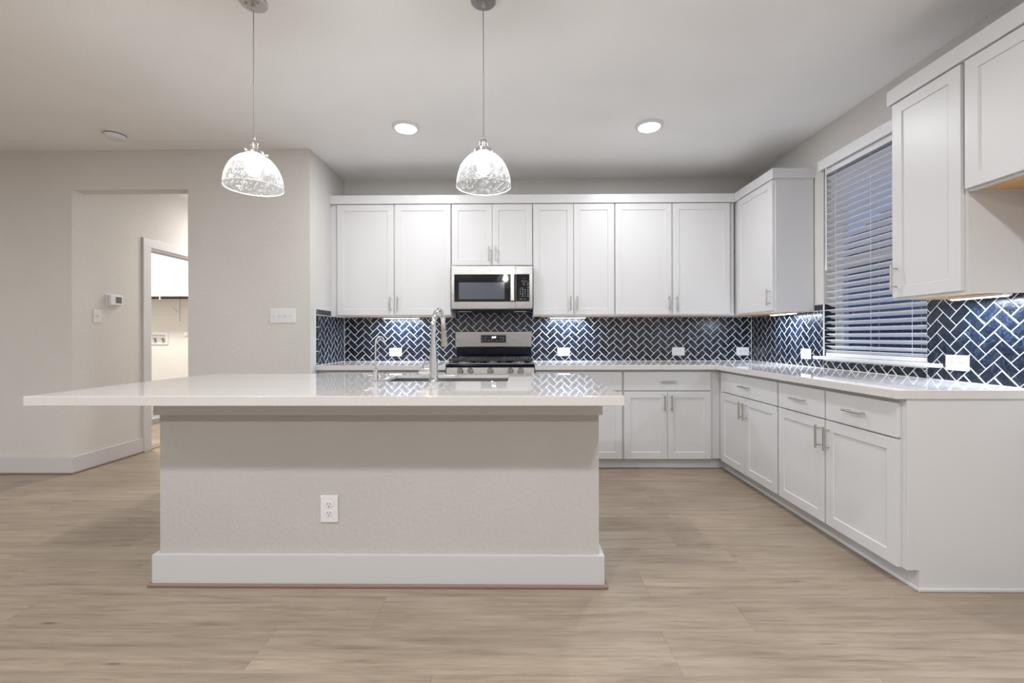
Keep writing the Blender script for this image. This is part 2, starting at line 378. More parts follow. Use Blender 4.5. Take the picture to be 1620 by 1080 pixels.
# ---------------------------------------------------------------- outside
M['grass'] = mat('lawn', (.03,.05,.02), .9); M['siding'] = mat('dusky_siding', (.20,.20,.22), .8); M['fence'] = mat('fence_wood', (.16,.16,.18), .9); M['roof'] = mat('shingles', (.05,.05,.05), .9)
struct(MB().box(XR+.2, 30, -20, 15, -.3, -.2).build('ground', M['grass']))
nh = thing('neighbour_house', 'dark neighbouring house seen in strips through the window blind', 'house', (9, 0, -.2))
MB().box(9, 16, -10, 8, -.2, 3.1).build('wall', M['siding'], nh)
b = MB(); P = [(8.5,3.15),(12.5,6.2),(16.5,3.15),(16.5,3.0),(8.5,3.0)]
va = [b.bm.verts.new((x,-10.5,z)) for x,z in P]; vb = [b.bm.verts.new((x,8.5,z)) for x,z in P]
b.bm.faces.new(va); b.bm.faces.new(vb[::-1])
for i in range(5): b.bm.faces.new((va[i],va[(i+1)%5],vb[(i+1)%5],vb[i]))
b.build('roof', M['roof'], nh)
fe = MB()
for k in range(120): fe.box(5.0, 5.02, -9+k*.14, -9+k*.14+.132, -.2, 1.35)
tag(fe.build('fence', M['fence'], org=(5, 0, -.2)), 'wooden board fence outside beyond the window blind', 'fence')

# ================================================================ TILE BACKSPLASHES
def clip(poly, nx, ny, d):
    """keep nx*x+ny*y <= d"""
    out = []
    for i in range(len(poly)):
        a, b = poly[i], poly[(i+1) % len(poly)]
        da, db = nx*a[0]+ny*a[1]-d, nx*b[0]+ny*b[1]-d
        if da <= 0: out.append(a)
        if (da < 0 < db) or (db < 0 < da):
            s = da/(da-db); out.append((a[0]+(b[0]-a[0])*s, a[1]+(b[1]-a[1])*s))
    return out
def inset(poly, d):
    res = list(poly)
    for i in range(len(poly)):
        a, b = poly[i], poly[(i+1) % len(poly)]
        ex, ey = b[0]-a[0], b[1]-a[1]; L = math.hypot(ex, ey)
        if L < 1e-7: continue
        nx, ny = ey/L, -ex/L
        res = clip(res, nx, ny, nx*a[0]+ny*a[1]-d)
        if len(res) < 3: return []
    return res
def area2(p): return sum(p[i][0]*p[(i+1)%len(p)][1]-p[(i+1)%len(p)][0]*p[i][1] for i in range(len(p)))/2
TW = .0526; GR = .0026
def backsplash(name, frame, herr, straight, u0, v0, label=None, parent=None, grout=None, notch=None):
    """frame(u,v,d) -> world point; herr: rectangles of herringbone; straight: polygons of border tiles"""
    b = MB(); lay = b.bm.loops.layers.float_color.new('tile_rand')
    def tile(poly):
        col = (random.random(), random.random(), random.random(), 1)
        lo = inset(poly, GR); hi = inset(poly, GR+.0016)
        if len(hi) < 3 or area2(hi) < 4e-6: return
        if len(lo) != len(hi):
            f = b.face([frame(u, v, .0075) for u, v in hi]); fs = [f]
        else:
            vl = [b.bm.verts.new(frame(u, v, .005)) for u, v in lo]; vm = [b.bm.verts.new(frame(u, v, .0068)) for u, v in lo]; vh = [b.bm.verts.new(frame(u, v, .0078)) for u, v in hi]
            fs = [b.bm.faces.new(vh)]; n = len(vl)
            for i in range(n):
                j = (i+1) % n
                fs.append(b.bm.faces.new((vl[i], vl[j], vm[j], vm[i]))); fs.append(b.bm.faces.new((vm[i], vm[j], vh[j], vh[i])))
        for f in fs:
            for l in f.loops: l[lay] = col
    s2 = TW/math.sqrt(2)
    for (ua, ub, va_, vb_) in herr:
        R = int((max(abs(ub-u0), abs(ua-u0), vb_-v0) + .3)/s2) + 3
        for i in range(-R, R):
            for j in range(-R, R):
                m4 = (i-j) % 4
                if m4 == 0: q = [(i,j),(i+2,j),(i+2,j+1),(i,j+1)]
                elif m4 == 3: q = [(i,j),(i+1,j),(i+1,j+2),(i,j+2)]
                else: continue
                pl = [(u0+(p-q_)*s2, v0+(p+q_)*s2) for p, q_ in q]
                ub_, vt = ub, vb_; ul = ua
                if notch and max(p[0] for p in pl) > notch[0] and min(p[0] for p in pl) < notch[1]: vt = notch[2]
                if max(p[0] for p in pl) < ua or min(p[0] for p in pl) > ub or max(p[1] for p in pl) < va_ or min(p[1] for p in pl) > vt: continue
                for nx, ny, d in ((-1,0,-ul),(1,0,ub_),(0,-1,-va_),(0,1,vt)):
                    pl = clip(pl, nx, ny, d)
                    if len(pl) < 3: break
                if len(pl) >= 3:
                    pp = []
                    for p in pl:
                        if not pp or math.hypot(p[0]-pp[-1][0], p[1]-pp[-1][1]) > 1e-6: pp.append(p)
                    if len(pp) > 2 and math.hypot(pp[0][0]-pp[-1][0], pp[0][1]-pp[-1][1]) < 1e-6: pp.pop()
                    if len(pp) >= 3: tile(pp)
    for pl in straight: tile(pl)
    for (ua, ub, va_, vb_) in (grout or herr):
        P = [frame(u, v, d) for d in (0.0003, .0055) for u, v in ((ua,va_),(ub,va_),(ub,vb_),(ua,vb_))]
        vs = [b.bm.verts.new(p) for p in P]
        for f in ((0,1,2,3),(4,5,6,7),(0,1,5,4),(1,2,6,5),(2,3,7,6),(3,0,4,7)): b.bm.faces.new([vs[i] for i in f]).material_index = 1
    o = b.build(name, [M['tile'], M['grout']], parent)
    if label: tag(o, label, 'backsplash')
    return o
BT = 1.355
backsplash('tile_backsplash', lambda u, v, d: (u, -d, v), [(XL+.008, XR-.008, H, BT)], [], 2.118, .917,
    'long navy herringbone tile backsplash on the rear wall behind the stainless range', grout=[(XL+.001, XR-.001, H, BT), (-.608, .148, BT, 1.44)], notch=(-.608, .148, 1.44))
# left return: u runs towards the rear wall
def row(u0_, u1_, v0_, v1_, n):
    return [[(u0_+(u1_-u0_)*k/n, v0_), (u0_+(u1_-u0_)*(k+1)/n, v0_), (u0_+(u1_-u0_)*(k+1)/n, v1_), (u0_+(u1_-u0_)*k/n, v1_)] for k in range(n)]
def colm(u0_, u1_, v0_, v1_, n):
    return [[(u0_, v0_+(v1_-v0_)*k/n), (u1_, v0_+(v1_-v0_)*k/n), (u1_, v0_+(v1_-v0_)*(k+1)/n), (u0_, v0_+(v1_-v0_)*(k+1)/n)] for k in range(n)]
st = colm(-.640, -.590, .93, BT, 4) + [[(-.640, H), (-.590, H), (-.590, .93), (-.640, .93)]]
st += [[(-.640, BT), (-.590, BT), (-.640, 1.406)], [(-.590, BT), (-.535, BT), (-.535, 1.406), (-.640, 1.406)]]
st += row(-.535, -.325, BT, 1.406, 2)
backsplash('tile_backsplash', lambda u, v, d: (XL+d, u, v), [(-.590, -.008, H, BT)], st, -.30, .93,
    'narrow navy herringbone tile strip on the side wall beside the light switch pillar', grout=[(-.640, -.001, H, BT), (-.640, -.325, BT, 1.406)])
bs = backsplash('tile_backsplash', lambda u, v, d: (XR-d, -u, v),
    [(.008, -WY0, H, BT), (-WY0, -WY1, H, WZ0-.03), (-WY1, 2.445, H, 1.365)], row(.945, -WY0, BT, 1.406, 1), 1.780, .917,
    'navy herringbone tile backsplash around the blind-covered window', grout=[(.001, -WY0, H, BT), (.945, -WY0, BT, 1.406), (-WY0, -WY1, H, WZ0-.025), (-WY1, 2.445, H, 1.365)])
backsplash('window_return_tiles', lambda u, v, d: (XR+u, WY0-d, v), [], colm(0, .085, WZ0, 1.406, 8), 0, 0, parent=bs, grout=[(0, .085, WZ0, 1.406)])

# ================================================================ CABINETS
def handle(parent, x, y, z, L=.132, vertical=True, nrm=(0,-1)):
    """bar pull; (x,y,z) centre of the bar foot on the face, y outward is -Y"""
    b = MB(); c = .048; so = .032
    if vertical:
        b.cyl((x, y-so, z-L/2), (x, y-so, z+L/2), .006, 12)
        for s in (-c, c): b.cyl((x, y, z+s), (x, y-so, z+s), .0042, 10)
    else:
        b.cyl((x-L/2, y-so, z), (x+L/2, y-so, z), .006, 12)
        for s in (-c, c): b.cyl((x+s, y, z), (x+s, y-so, z), .0042, 10)
    return b.build('handle', M['nickel'], parent)
def shaker(name, x0, x1, z0, z1, y, parent, fr=.058, th=.02, rec=.007):
    """door whose face is at y (outward -Y)"""
    b = MB().bm; mb = MB(); b = mb.bm
    O = [(x0,z0),(x1,z0),(x1,z1),(x0,z1)]; I = [(x0+fr,z0+fr),(x1-fr,z0+fr),(x1-fr,z1-fr),(x0+fr,z1-fr)]; s = .0015
    J = [(x0+fr+s,z0+fr+s),(x1-fr-s,z0+fr+s),(x1-fr-s,z1-fr-s),(x0+fr+s,z1-fr-s)]
    vo = [b.verts.new((x,y,z)) for x,z in O]; vi = [b.verts.new((x,y,z)) for x,z in I]; vj = [b.verts.new((x,y+rec,z)) for x,z in J]; vb = [b.verts.new((x,y+th,z)) for x,z in O]
    for i in range(4):
        j = (i+1)%4
        b.faces.new((vo[i],vo[j],vi[j],vi[i])); b.faces.new((vi[i],vi[j],vj[j],vj[i])); b.faces.new((vo[i],vo[j],vb[j],vb[i]))
    b.faces.new(vj); b.faces.new(vb)
    return mb.build(name, M['cab'], parent, bevel=.0012)
def wall_cabinet(label, x, y, rz, w_, z0, z1, doors, depth=.305, hand_low=.06, fill=(0,0), group=None, split=None):
    """local frame: x along the front, wall at y=0, front at -depth. doors: (x0,x1,handle side, door z0)"""
    t = thing('wall_cabinet', label, 'cabinet', (0,0,0), group)
    b = MB().box(0, w_, -depth, -.0085, z0+.014, z1).box(0, w_, -depth, -depth+.02, z0, z0+.014).box(0, .016, -depth+.02, -.0085, z0, z0+.014).box(w_-.016, w_, -depth+.02, -.0085, z0, z0+.014)
    b.build('body', M['cab'], t)
    MB().box(.016, w_-.016, -depth+.02, -.009, z0+.004, z0+.0145).build('bottom_panel', M['maple'], t)
    for (a, c, side) in doors:
        d = shaker('door', a, c, z0+.011, 2.4, -depth-.021, t)
        if side: handle(d, (c-.029) if side > 0 else (a+.029), -depth-.021, z0+.011+.104)
    t.location = (x, y, 0); turn(t, rz); return t
ZB = 1.355
wall_cabinet('white two-door wall cabinet left of the microwave, against the side wall', XL, 0, 0, -.613-XL, ZB, 2.41, [(.065, .595, 1), (.607, 1.131, -1)])
wall_cabinet('short white two-door wall cabinet directly above the microwave', -.611, 0, 0, .761, 1.818, 2.41, [(.004, .381, 1), (.384, .755, -1)])
wall_cabinet('white two-door wall cabinet immediately right of the microwave', .152, 0, 0, .762, ZB, 2.41, [(.002, .3775, 1), (.381, .757, -1)])
wall_cabinet('wide white two-door wall cabinet ending at the corner of the rear wall', .916, 0, 0, 1.112, ZB, 2.41, [(.004, .526, 1), (.539, 1.066, -1)])
R90 = -math.pi/2
wall_cabinet('white single-door corner wall cabinet just left of the window blind', XR, 0, R90, .943, ZB, 2.41, [(.372, .931, 1)])
wall_cabinet('tall white single-door wall cabinet right of the window blind', XR, -2.040, R90, .396, ZB, 2.41, [(.014, .383, -1)])
fc = wall_cabinet('short deep-set white wall cabinet over the empty fridge space', XR, -2.438, R90, .92, 1.812, 2.41, [(.004, .457, 1), (.463, .916, -1)])
# crown / top trim
cr = tag(MB().box(XL, 2.019, -.337, -.317, 2.406, 2.486).box(2.019, 2.039, -.953, -.337, 2.406, 2.486).box(2.039, XR, -.953, -.933, 2.406, 2.486)
    .box(XL, 2.02, -.317, -.30, 2.41, 2.43).build('crown_moulding', M['cab'], bevel=.0015), 'flat white crown board running along the rear cabinets and round the corner', 'moulding')
tag(MB().box(2.019, 2.039, -3.36, -2.03, 2.406, 2.486).box(2.039, XR, -2.05, -2.03, 2.406, 2.486).build('crown_moulding', M['cab'], bevel=.0015), 'flat white crown board above the cabinets beside the fridge space', 'moulding')

def base_cabinet(label, x, y, rz, w_, drawers, doors, depth=.585, toe=(0, 0)):
    t = thing('base_cabinet', label, 'cabinet')
    MB().box(0, w_, -depth, -.006, .095, .8715).build('body', M['cab'], t)
    MB().box(toe[0], w_+toe[1], -depth+.055, -depth+.075, 0, .095).build('toe_kick', M['cab'], t)
    for a, c, z0, z1, hx in drawers:
        d = MB().box(a, c, -depth-.02, -depth-.0005, z0, z1).build('drawer', M['cab'], t, bevel=.002)
        if hx is not None: handle(d, hx, -depth-.02, (z0+z1)/2, vertical=False)
    for a, c, side, z0, z1 in doors:
        d = shaker('door', a, c, z0, z1, -depth-.0205, t)
        if side: handle(d, (c-.029) if side > 0 else (a+.029), -depth-.0205, z1-.099)
    t.location = (x, y, 0); turn(t, rz); return t
DZ0, DZ1, OZ0, OZ1 = .690, .851, .096, .683
base_cabinet('white base cabinet left of the range, mostly hidden by the island', XL+.002, 0, 0, 1.133, [(.075, .59, DZ0, DZ1, .33), (.605, 1.12, DZ0, DZ1, .86)], [(.075, .59, 1, OZ0, OZ1), (.605, 1.12, -1, OZ0, OZ1)])
base_cabinet('white base cabinet immediately right of the range', .157, 0, 0, .763, [(.004, .757, DZ0, DZ1, .38)], [(.004, .379, 1, OZ0, OZ1), (.382, .757, -1, OZ0, OZ1)])
base_cabinet('white base cabinet with one wide drawer beside the inside corner', .922, 0, 0, .846, [(.008, .761, DZ0, DZ1, .385)], [(.008, .384, 1, OZ0, OZ1), (.387, .761, -1, OZ0, OZ1)], toe=(0, .055))
base_cabinet('white base cabinet under the window side, with one drawer over two doors nearest the corner', XR, -.587, R90, .89, [(.065, .881, DZ0, DZ1, .478)], [(.065, .459, 1, OZ0, OZ1), (.462, .881, -1, OZ0, OZ1)], toe=(-.0565, 0))
base_cabinet('white base cabinet with two drawers over two doors next to the end panel', XR, -1.479, R90, .942, [(.008, .449, DZ0, DZ1, .235), (.460, .932, DZ0, DZ1, .692)], [(.008, .449, 1, OZ0, OZ1), (.460, .932, -1, OZ0, OZ1)])
# end panel with toe notch + shoe
ep = thing('end_panel', 'plain white end panel closing the base cabinets by the fridge space', 'panel', (XR, -2.43, 0))
b = MB(); P = [(1.824,0),(1.824,.095),(1.769,.095),(1.769,.872),(XR,.872),(XR,0)]
va = [b.bm.verts.new((x,-2.437,z)) for x,z in P]; vb = [b.bm.verts.new((x,-2.4215,z)) for x,z in P]
b.bm.faces.new(va); b.bm.faces.new(vb[::-1])
for i in range(6): b.bm.faces.new((va[i],va[(i+1)%6],vb[(i+1)%6],vb[i]))
b.build('panel', M['cab'], ep)
MB().box(1.769, 1.795, -2.4395, -2.4372, .095, .872).build('edge_strip', M['cab'], ep)
MB().box(1.812, XR, -2.450, -2.4375, 0, .019).build('shoe_moulding', M['cab'], ep, bevel=.006, segs=3)
tag(MB().box(.157, 1.824, -.543, -.5305, 0, .019).build('shoe_moulding', M['cab'], bevel=.006, segs=3, org=(1, -.54, 0)),
    'thin white quarter-round moulding at the floor under the rear base cabinets', 'moulding')
tag(MB().box(1.811, 1.8235, -2.4375, -.544, 0, .019).build('shoe_moulding', M['cab'], bevel=.006, segs=3, org=(1.82, -1.5, 0)),
    'thin white quarter-round moulding at the floor under the window-side base cabinets', 'moulding')

# ---------------------------------------------------------------- worktops
CE = .6415
tag(MB().box(XL+.001, -.617, -CE, -.0005, .8725, H).build('countertop', M['quartz'], bevel=.003), 'short speckled quartz countertop left of the range', 'countertop')
tag(MB().prism([(.155, -CE), (1.713, -CE), (1.713, -2.447), (XR-.0005, -2.447), (XR-.0005, -.0005), (.155, -.0005)], .8725, H).build('countertop', M['quartz'], bevel=.003),
    'L-shaped speckled quartz countertop along the rear wall and under the window', 'countertop')

# ================================================================ ISLAND
IX0, IX1, IY0, IY1 = -1.683, .381, -2.402, -1.545
isl = thing('kitchen_island', 'large white island with textured wall base and brown shoe strip', 'kitchen island', (-.65, -2.0, 0))
MB().box(IX0, IX1, IY0, IY0+.10, 0, .893).box(IX0, IX0+.10, IY0+.10, IY1, 0, .893).box(IX1-.10, IX1, IY0+.10, IY1, 0, .893).build('base_wall', M['island'], isl, bevel=.003)
MB().box(IX0+.10, IX1-.10, IY1-.03, IY1-.001, .095, .89).build('back_panel', M['cab'], isl)
t_ = .021
b = MB().box(IX0-t_, IX1+t_, IY0-t_, IY0-.0005, .012, .147).box(IX0-t_, IX0-.0005, IY0-.0005, IY1, .012, .147).box(IX1+.0005, IX1+t_, IY0-.0005, IY1, .012, .147)
b.build('baseboard', M['trim'], isl, bevel=.0015)
u_ = .036
b = MB().box(IX0-u_, IX1+u_, IY0-u_, IY0-t_, 0, .017).box(IX0-u_, IX0-t_, IY0-t_, IY1, 0, .017).box(IX1+t_, IX1+u_, IY0-t_, IY1, 0, .017)
b.build('shoe_moulding', M['shoe_brown'], isl, bevel=.006, segs=3)
b = MB().box(IX0-.016, IX1+.014, IY0-.019, IY0-.0005, .797, .893).box(IX0-.016, IX0-.0005, IY0, IY1, .797, .893).box(IX1+.0005, IX1+.014, IY0, IY1, .797, .893)
b.build('apron', M['trim'], isl, bevel=.001)
HX0, HX1, HY0, HY1 = -.768, -.052, -2.028, -1.640
def built_up(X0, X1, Y0, Y1, z0, z1, hx0, hx1, hy0, hy1, th=.0195, lip=.06):
    b = MB(); q = lambda a, c, d, e, z: [b.bm.verts.new(p) for p in ((a,d,z),(c,d,z),(c,e,z),(a,e,z))]
    R = [q(X0,X1,Y0,Y1,z1), q(X0,X1,Y0,Y1,z0), q(X0+lip,X1-lip,Y0+lip,Y1-lip,z0), q(X0+lip,X1-lip,Y0+lip,Y1-lip,z1-th), q(hx0,hx1,hy0,hy1,z1-th), q(hx0,hx1,hy0,hy1,z1)]
    for k in range(6):
        A, B = R[k], R[(k+1) % 6]
        for i in range(4): b.bm.faces.new((A[i], A[(i+1)%4], B[(i+1)%4], B[i]))
    return b
tag(built_up(-2.068, .443, -2.639, -1.503, .8725, H, HX0, HX1, HY0, HY1, lip=.03).build('island_countertop', M['quartz'], bevel=.003, org=(-.65, -2, .8725)), 'large speckled quartz slab with sink cut-out overhanging the island', 'countertop')
sk = thing('kitchen_sink', 'undermount stainless steel sink sunk into the island countertop', 'sink', (-.41, -1.83, .66))
b = MB(); e = .006; r = .003
def shell(b, x0, x1, y0, y1, z0, z1, th):
    b.slab_hole(x0-th-.02, x1+th+.02, y0-th-.02, y1+th+.02, z1-.0015, z1, x0, x1, y0, y1)
    for q in ((x0-th, x0, y0-th, y1+th), (x1, x1+th, y0-th, y1+th), (x0, x1, y0-th, y0), (x0, x1, y1, y1+th)): b.box(*q, z0, z1-.0015)
    b.box(x0, x1, y0, y1, z0, z0+th)
shell(b, HX0-.006, HX1+.006, HY0-.006, HY1+.006, .655, H-.0200, .002)
b.build('basin', M['steel_sink'], sk)
MB().lathe([(.055, .658), (.055, .661), (.042, .661), (.036, .6585)], (-.41, -1.82, 0), n=28).build('drain', M['chrome'], sk)

# faucet
fx, fy_ = -.454, -2.062
fa = thing('kitchen_faucet', 'tall chrome gooseneck pull-down faucet on the island beside the sink', 'faucet', (fx, fy_, H))
MB().lathe([(.0255, H), (.0255, H+.006), (.0245, H+.008), (.0245, H+.045), (.0235, H+.09), (.0195, H+.15), (.0165, H+.185), (.0158, H+.205)], (fx, fy_, 0)).build('body', M['chrome'], fa)
dx, dy = .15, 1.0; dl = math.hypot(dx, dy); dx /= dl; dy /= dl
pts = [(fx, fy_, H+.2), (fx, fy_, H+.30)]; rr = .088
for k in range(1, 17):
    a = math.pi*k/16*1.0
    pts.append((fx+dx*(rr-rr*math.cos(a)), fy_+dy*(rr-rr*math.cos(a)), H+.30+rr*1.12*math.sin(a)))
MB().tube(pts, .0135, 18).build('gooseneck', M['chrome'], fa)
ex, ey = pts[-1][0], pts[-1][1]
MB().tube([(ex, ey, H+.302), (ex, ey, H+.285)], .0145, 18).tube([(ex, ey, H+.283), (ex+.002, ey+.004, H+.235), (ex+.004, ey+.010, H+.19)], [.0145, .0165, .0195], 20).build('spray_head', M['nickel'], fa)
MB().cyl((fx, fy_, H+.058), (fx-.078, fy_, H+.058), .0165, 20).build('valve', M['chrome'], fa)
MB().tube([(fx-.062, fy_, H+.070), (fx-.060, fy_+.01, H+.095), (fx-.048, fy_+.03, H+.128)], [.006, .005, .004], 12).build('lever', M['chrome'], fa)
gx, gy = -.776, -2.045
wf = thing('water_filter_faucet', 'small slim chrome drinking-water faucet left of the tall faucet', 'faucet', (gx, gy, H))
MB().lathe([(.022, H), (.022, H+.004), (.0125, H+.006), (.0125, H+.068), (.008, H+.072)], (gx, gy, 0), n=28).build('body', M['chrome'], wf)
pts = [(gx, gy, H+.07), (gx, gy, H+.205)]; rr = .040
for k in range(1, 14):
    a = math.pi*k/13*.86
    pts.append((gx+.36*(rr-rr*math.cos(a))*1.0, gy+.93*(rr-rr*math.cos(a)), H+.205+rr*1.05*math.sin(a)))
q = pts[-1]; pts.append((q[0]+.003, q[1]+.008, q[2]-.018))
MB().tube(pts, .0048, 14).build('spout', M['chrome'], wf)
MB().cyl((gx, gy, H+.040), (gx-.040, gy, H+.040), .0085, 16).tube([(gx-.036, gy, H+.045), (gx-.062, gy-.004, H+.048)], [.0045, .0035], 10).build('lever', M['chrome'], wf)
ab = thing('air_switch_button', 'small round chrome air switch set in the island top right of the faucets', 'button', (-.129, -2.082, H))
MB().lathe([(.0215, H), (.0215, H+.003), (.0195, H+.0042), (.014, H+.0042), (.0135, H+.0028)], (-.129, -2.082, 0), n=32).build('collar', M['chrome'], ab)
MB().lathe([(.0125, H+.001), (.0125, H+.0062), (.011, H+.0072)], (-.129, -2.082, 0), n=28).build('push_cap', M['chrome'], ab)

# ================================================================ RANGE
RX0, RX1 = -.610, .149; RC = (RX0+RX1)/2
rg = thing('gas_range', 'stainless steel gas range with black cooktop between the base cabinets', 'stove', (RC, -.3, 0))
MB().box(RX0+.002, RX1-.002, -.635, -.012, .03, .890).build('body', M['enamel'], rg)
for s in (RX0+.05, RX1-.05):
    for y_ in (-.58, -.08): MB().cyl((s, y_, 0), (s, y_, .031), .018, 14).build('foot', M['rubber'], rg)
ct = MB().box(RX0-.002, RX1+.002, -.652, -.012, .890, .922).build('cooktop', M['enamel'], rg, bevel=.008, segs=3)
MB().box(RX0+.01, RX1-.01, -.648, -.640, .924, .934).box(RX0+.01, RX0+.018, -.64, -.06, .924, .932).box(RX1-.018, RX1-.01, -.64, -.06, .924, .932).build('cooktop_rim', M['steel'], rg, bevel=.002)
# control panel (slightly sloped front)
b = MB(); P = [(-.665, .795), (-.650, .903), (-.60, .903), (-.60, .795)]
va = [b.bm.verts.new((RX0, y, z)) for y, z in P]; vb = [b.bm.verts.new((RX1, y, z)) for y, z in P]
b.bm.faces.new(va); b.bm.faces.new(vb[::-1])
for i in range(4): b.bm.faces.new((va[i],va[(i+1)%4],vb[(i+1)%4],vb[i]))
b.build('control_panel', M['steel'], rg, bevel=.002)
for kx in (-.489, -.402, -.229, -.056, .031):
    kb = MB().lathe([(.026, -.660), (.026, -.668), (.0235, -.672), (.0225, -.688), (.020, -.692)], (kx, 0, .868), 'Y', 28).build('knob', M['nickel'], rg)
    MB().box(kx-.0042, kx+.0042, -.699, -.690, .868-.021, .868+.021).build('grip', M['steel'], kb, bevel=.002)
# oven door + drawer
od = MB().box(RX0+.003, RX1-.003, -.655, -.637, .235, .785).build('oven_door', M['steel'], rg, bevel=.004)
MB().box(RX0+.12, RX1-.12, -.657, -.6545, .36, .66).build('window', M['black_glass'], od)
MB().cyl((RX0+.05, -.70, .735), (RX1-.05, -.70, .735), .012, 16).cyl((RX0+.08, -.70, .735), (RX0+.08, -.654, .735), .009, 12).cyl((RX1-.08, -.70, .735), (RX1-.08, -.654, .735), .009, 12).build('handle', M['nickel'], od)
MB().box(RX0+.003, RX1-.003, -.655, -.637, .05, .228).build('drawer', M['steel'], rg, bevel=.004)
# backguard
MB().box(RX0+.006, RX1-.006, -.035, -.012, .90, 1.06).build('back_riser', M['enamel'], rg)
bg = MB().box(RX0-.003, RX1-.003, -.065, -.012, 1.058, 1.212).build('backguard', M['steel'], rg, bevel=.006, segs=3)
MB().box(RX0+.05, RX0+.28, -.063, -.03, 1.050, 1.0585).build('vent', M['dark'], rg); MB().box(RX1-.26, RX1-.05, -.063, -.03, 1.050, 1.0585).build('vent', M['dark'], rg)
fr = MB().slab_hole(-.366, -.099, 0, .093, 0, .004, -.358, -.107, .008, .085)
bmesh.ops.transform(fr.bm, matrix=Matrix.Translation((0, -.0645, 1.093)) @ Matrix.Rotation(math.pi/2, 4, 'X'), verts=fr.bm.verts)
dp = MB().box(-.357, -.108, -.0670, -.0645, 1.102, 1.177).build('display_panel', mat('charcoal_panel', (.025,.024,.026), .25), rg)
fr.build('display_bezel', M['steel'], rg, bevel=.001)
def text(body, size, loc, mt, parent, rot=(math.pi/2, 0, 0), name='lettering', align='CENTER', bold=0):
    c = bpy.data.curves.new(name, 'FONT'); c.body = body; c.size = size; c.extrude = .0003; c.align_x = align; c.align_y = 'CENTER'; c.offset = bold; c.space_line = 1.25
    tmp = bpy.data.objects.new('tmp', c); C.objects.link(tmp); dg = bpy.context.evaluated_depsgraph_get(); dg.update()
    me = bpy.data.meshes.new_from_object(tmp.evaluated_get(dg)); bpy.data.objects.remove(tmp)
    me.transform(Matrix.Translation(Vector(loc)-world_loc(parent)) @ Matrix.Rotation(rot[2], 4, 'Z') @ Matrix.Rotation(rot[0], 4, 'X'))
    me.materials.clear(); me.materials.append(mt); me.name = name
    o = bpy.data.objects.new(name, me); C.objects.link(o); o.parent = parent; return o
MB().box(-.266, -.198, -.0675, -.0668, 1.140, 1.168).build('clock_window', M['dark'], dp)
text('8:17', .024, (-.228, -.0682, 1.154), M['digits'], dp, name='clock_digits', bold=.0006)
for (x_, z_) in ((-.342,1.152),(-.312,1.152),(-.342,1.127),(-.312,1.127),(-.280,1.124),(-.252,1.124),(-.200,1.124),(-.160,1.152),(-.136,1.152),(-.160,1.127),(-.136,1.127)):
    MB().box(x_-.005, x_+.005, -.0677, -.0668, z_-.002, z_+.002).build('key_mark', M['ink'], dp)
# burners and grates
for bx, by, br_ in ((-.475, -.20, .036), (-.475, -.47, .045), (RC, -.33, .040), (.015, -.20, .036), (.015, -.47, .045)):
    bu = MB().lathe([(br_+.014, .922), (br_+.014, .930), (br_, .932), (br_, .940)], (bx, by, 0), n=28).build('burner', M['nickel'], rg)
    MB().lathe([(br_-.002, .9402), (br_-.002, .947), (br_-.006, .949)], (bx, by, 0), n=28).build('burner_cap', M['iron'], bu)
def grate(x0, x1, mid=True):
    b = MB(); y0, y1 = -.625, -.085; z0, z1 = .948, .966; w2 = .006
    for y_ in (y0, y1): b.box(x0, x1, y_-w2, y_+w2, z0, z1)
    for x_ in (x0+w2, x1-w2): b.box(x_-w2, x_+w2, y0, y1, z0, z1)
    b.box(x0, x1, (y0+y1)/2-w2, (y0+y1)/2+w2, z0, z1)
    xm = (x0+x1)/2
    if mid:
        for yc in (-.22, -.49):
            for a in range(6):
                an = math.pi*a/3+.5
                b.tube([(xm+.030*math.cos(an), yc+.030*math.sin(an), z1-.006), (xm+.112*math.cos(an), yc+.112*math.sin(an), z1-.006)], .005, 6)
    else:
        for k in range(1, 4): b.box(x0+(x1-x0)*k/4-.004, x0+(x1-x0)*k/4+.004, y0, y1, z0+.006, z1)
    for x_ in (x0+.008, x1-.008):
        for y_ in (y0, (y0+y1)/2, y1): b.box(x_-.007, x_+.007, y_-.007, y_+.007, .9215, z0)
    return b.build('grate', M['iron'], rg, bevel=.0015)
grate(RX0+.022, RX0+.268); grate(RX0+.272, RX1-.272, False); grate(RX1-.268, RX1-.022)

# ================================================================ MICROWAVE
mw = thing('microwave_oven', 'stainless over-the-range microwave below the short wall cabinet', 'microwave', (RC, -.2, 1.418))
MX0, MX1, MZ0, MZ1 = -.607, .146, 1.418, 1.812
MB().box(MX0+.004, MX1-.004, -.375, -.009, MZ0+.004, MZ1).build('body', mat('grey_case', (.06,.06,.065), .4), mw)

MXS = -.012
f1 = MB().slab_hole(MX0+.006, MXS-.001, 0, MZ1-MZ0-.002, 0, .024, -.575, -.014, 1.482-MZ0, 1.734-MZ0)
bmesh.ops.transform(f1.bm, matrix=Matrix.Translation((0, -.376, MZ0)) @ Matrix.Rotation(math.pi/2, 4, 'X'), verts=f1.bm.verts)
dr_ = f1.build('door', M['steel'], mw, bevel=.002)
MB().box(-.576, -.013, -.392, -.377, 1.481, 1.735).build('door_glass', M['black_glass'], dr_)
MB().box(-.534, -.112, -.3925, -.3919, 1.507, 1.660).build('viewing_window', M['mw_mesh'], dr_)
MB().box(-.058, -.022, -.436, -.424, 1.486, 1.736).box(-.052, -.028, -.425, -.40, 1.720, 1.736).box(-.052, -.028, -.425, -.40, 1.486, 1.502).build('handle', M['nickel'], dr_, bevel=.005, segs=3)
f2 = MB().slab_hole(MXS+.001, MX1-.001, 0, MZ1-MZ0-.002, 0, .024, -.006, .116, 1.484-MZ0, 1.734-MZ0)
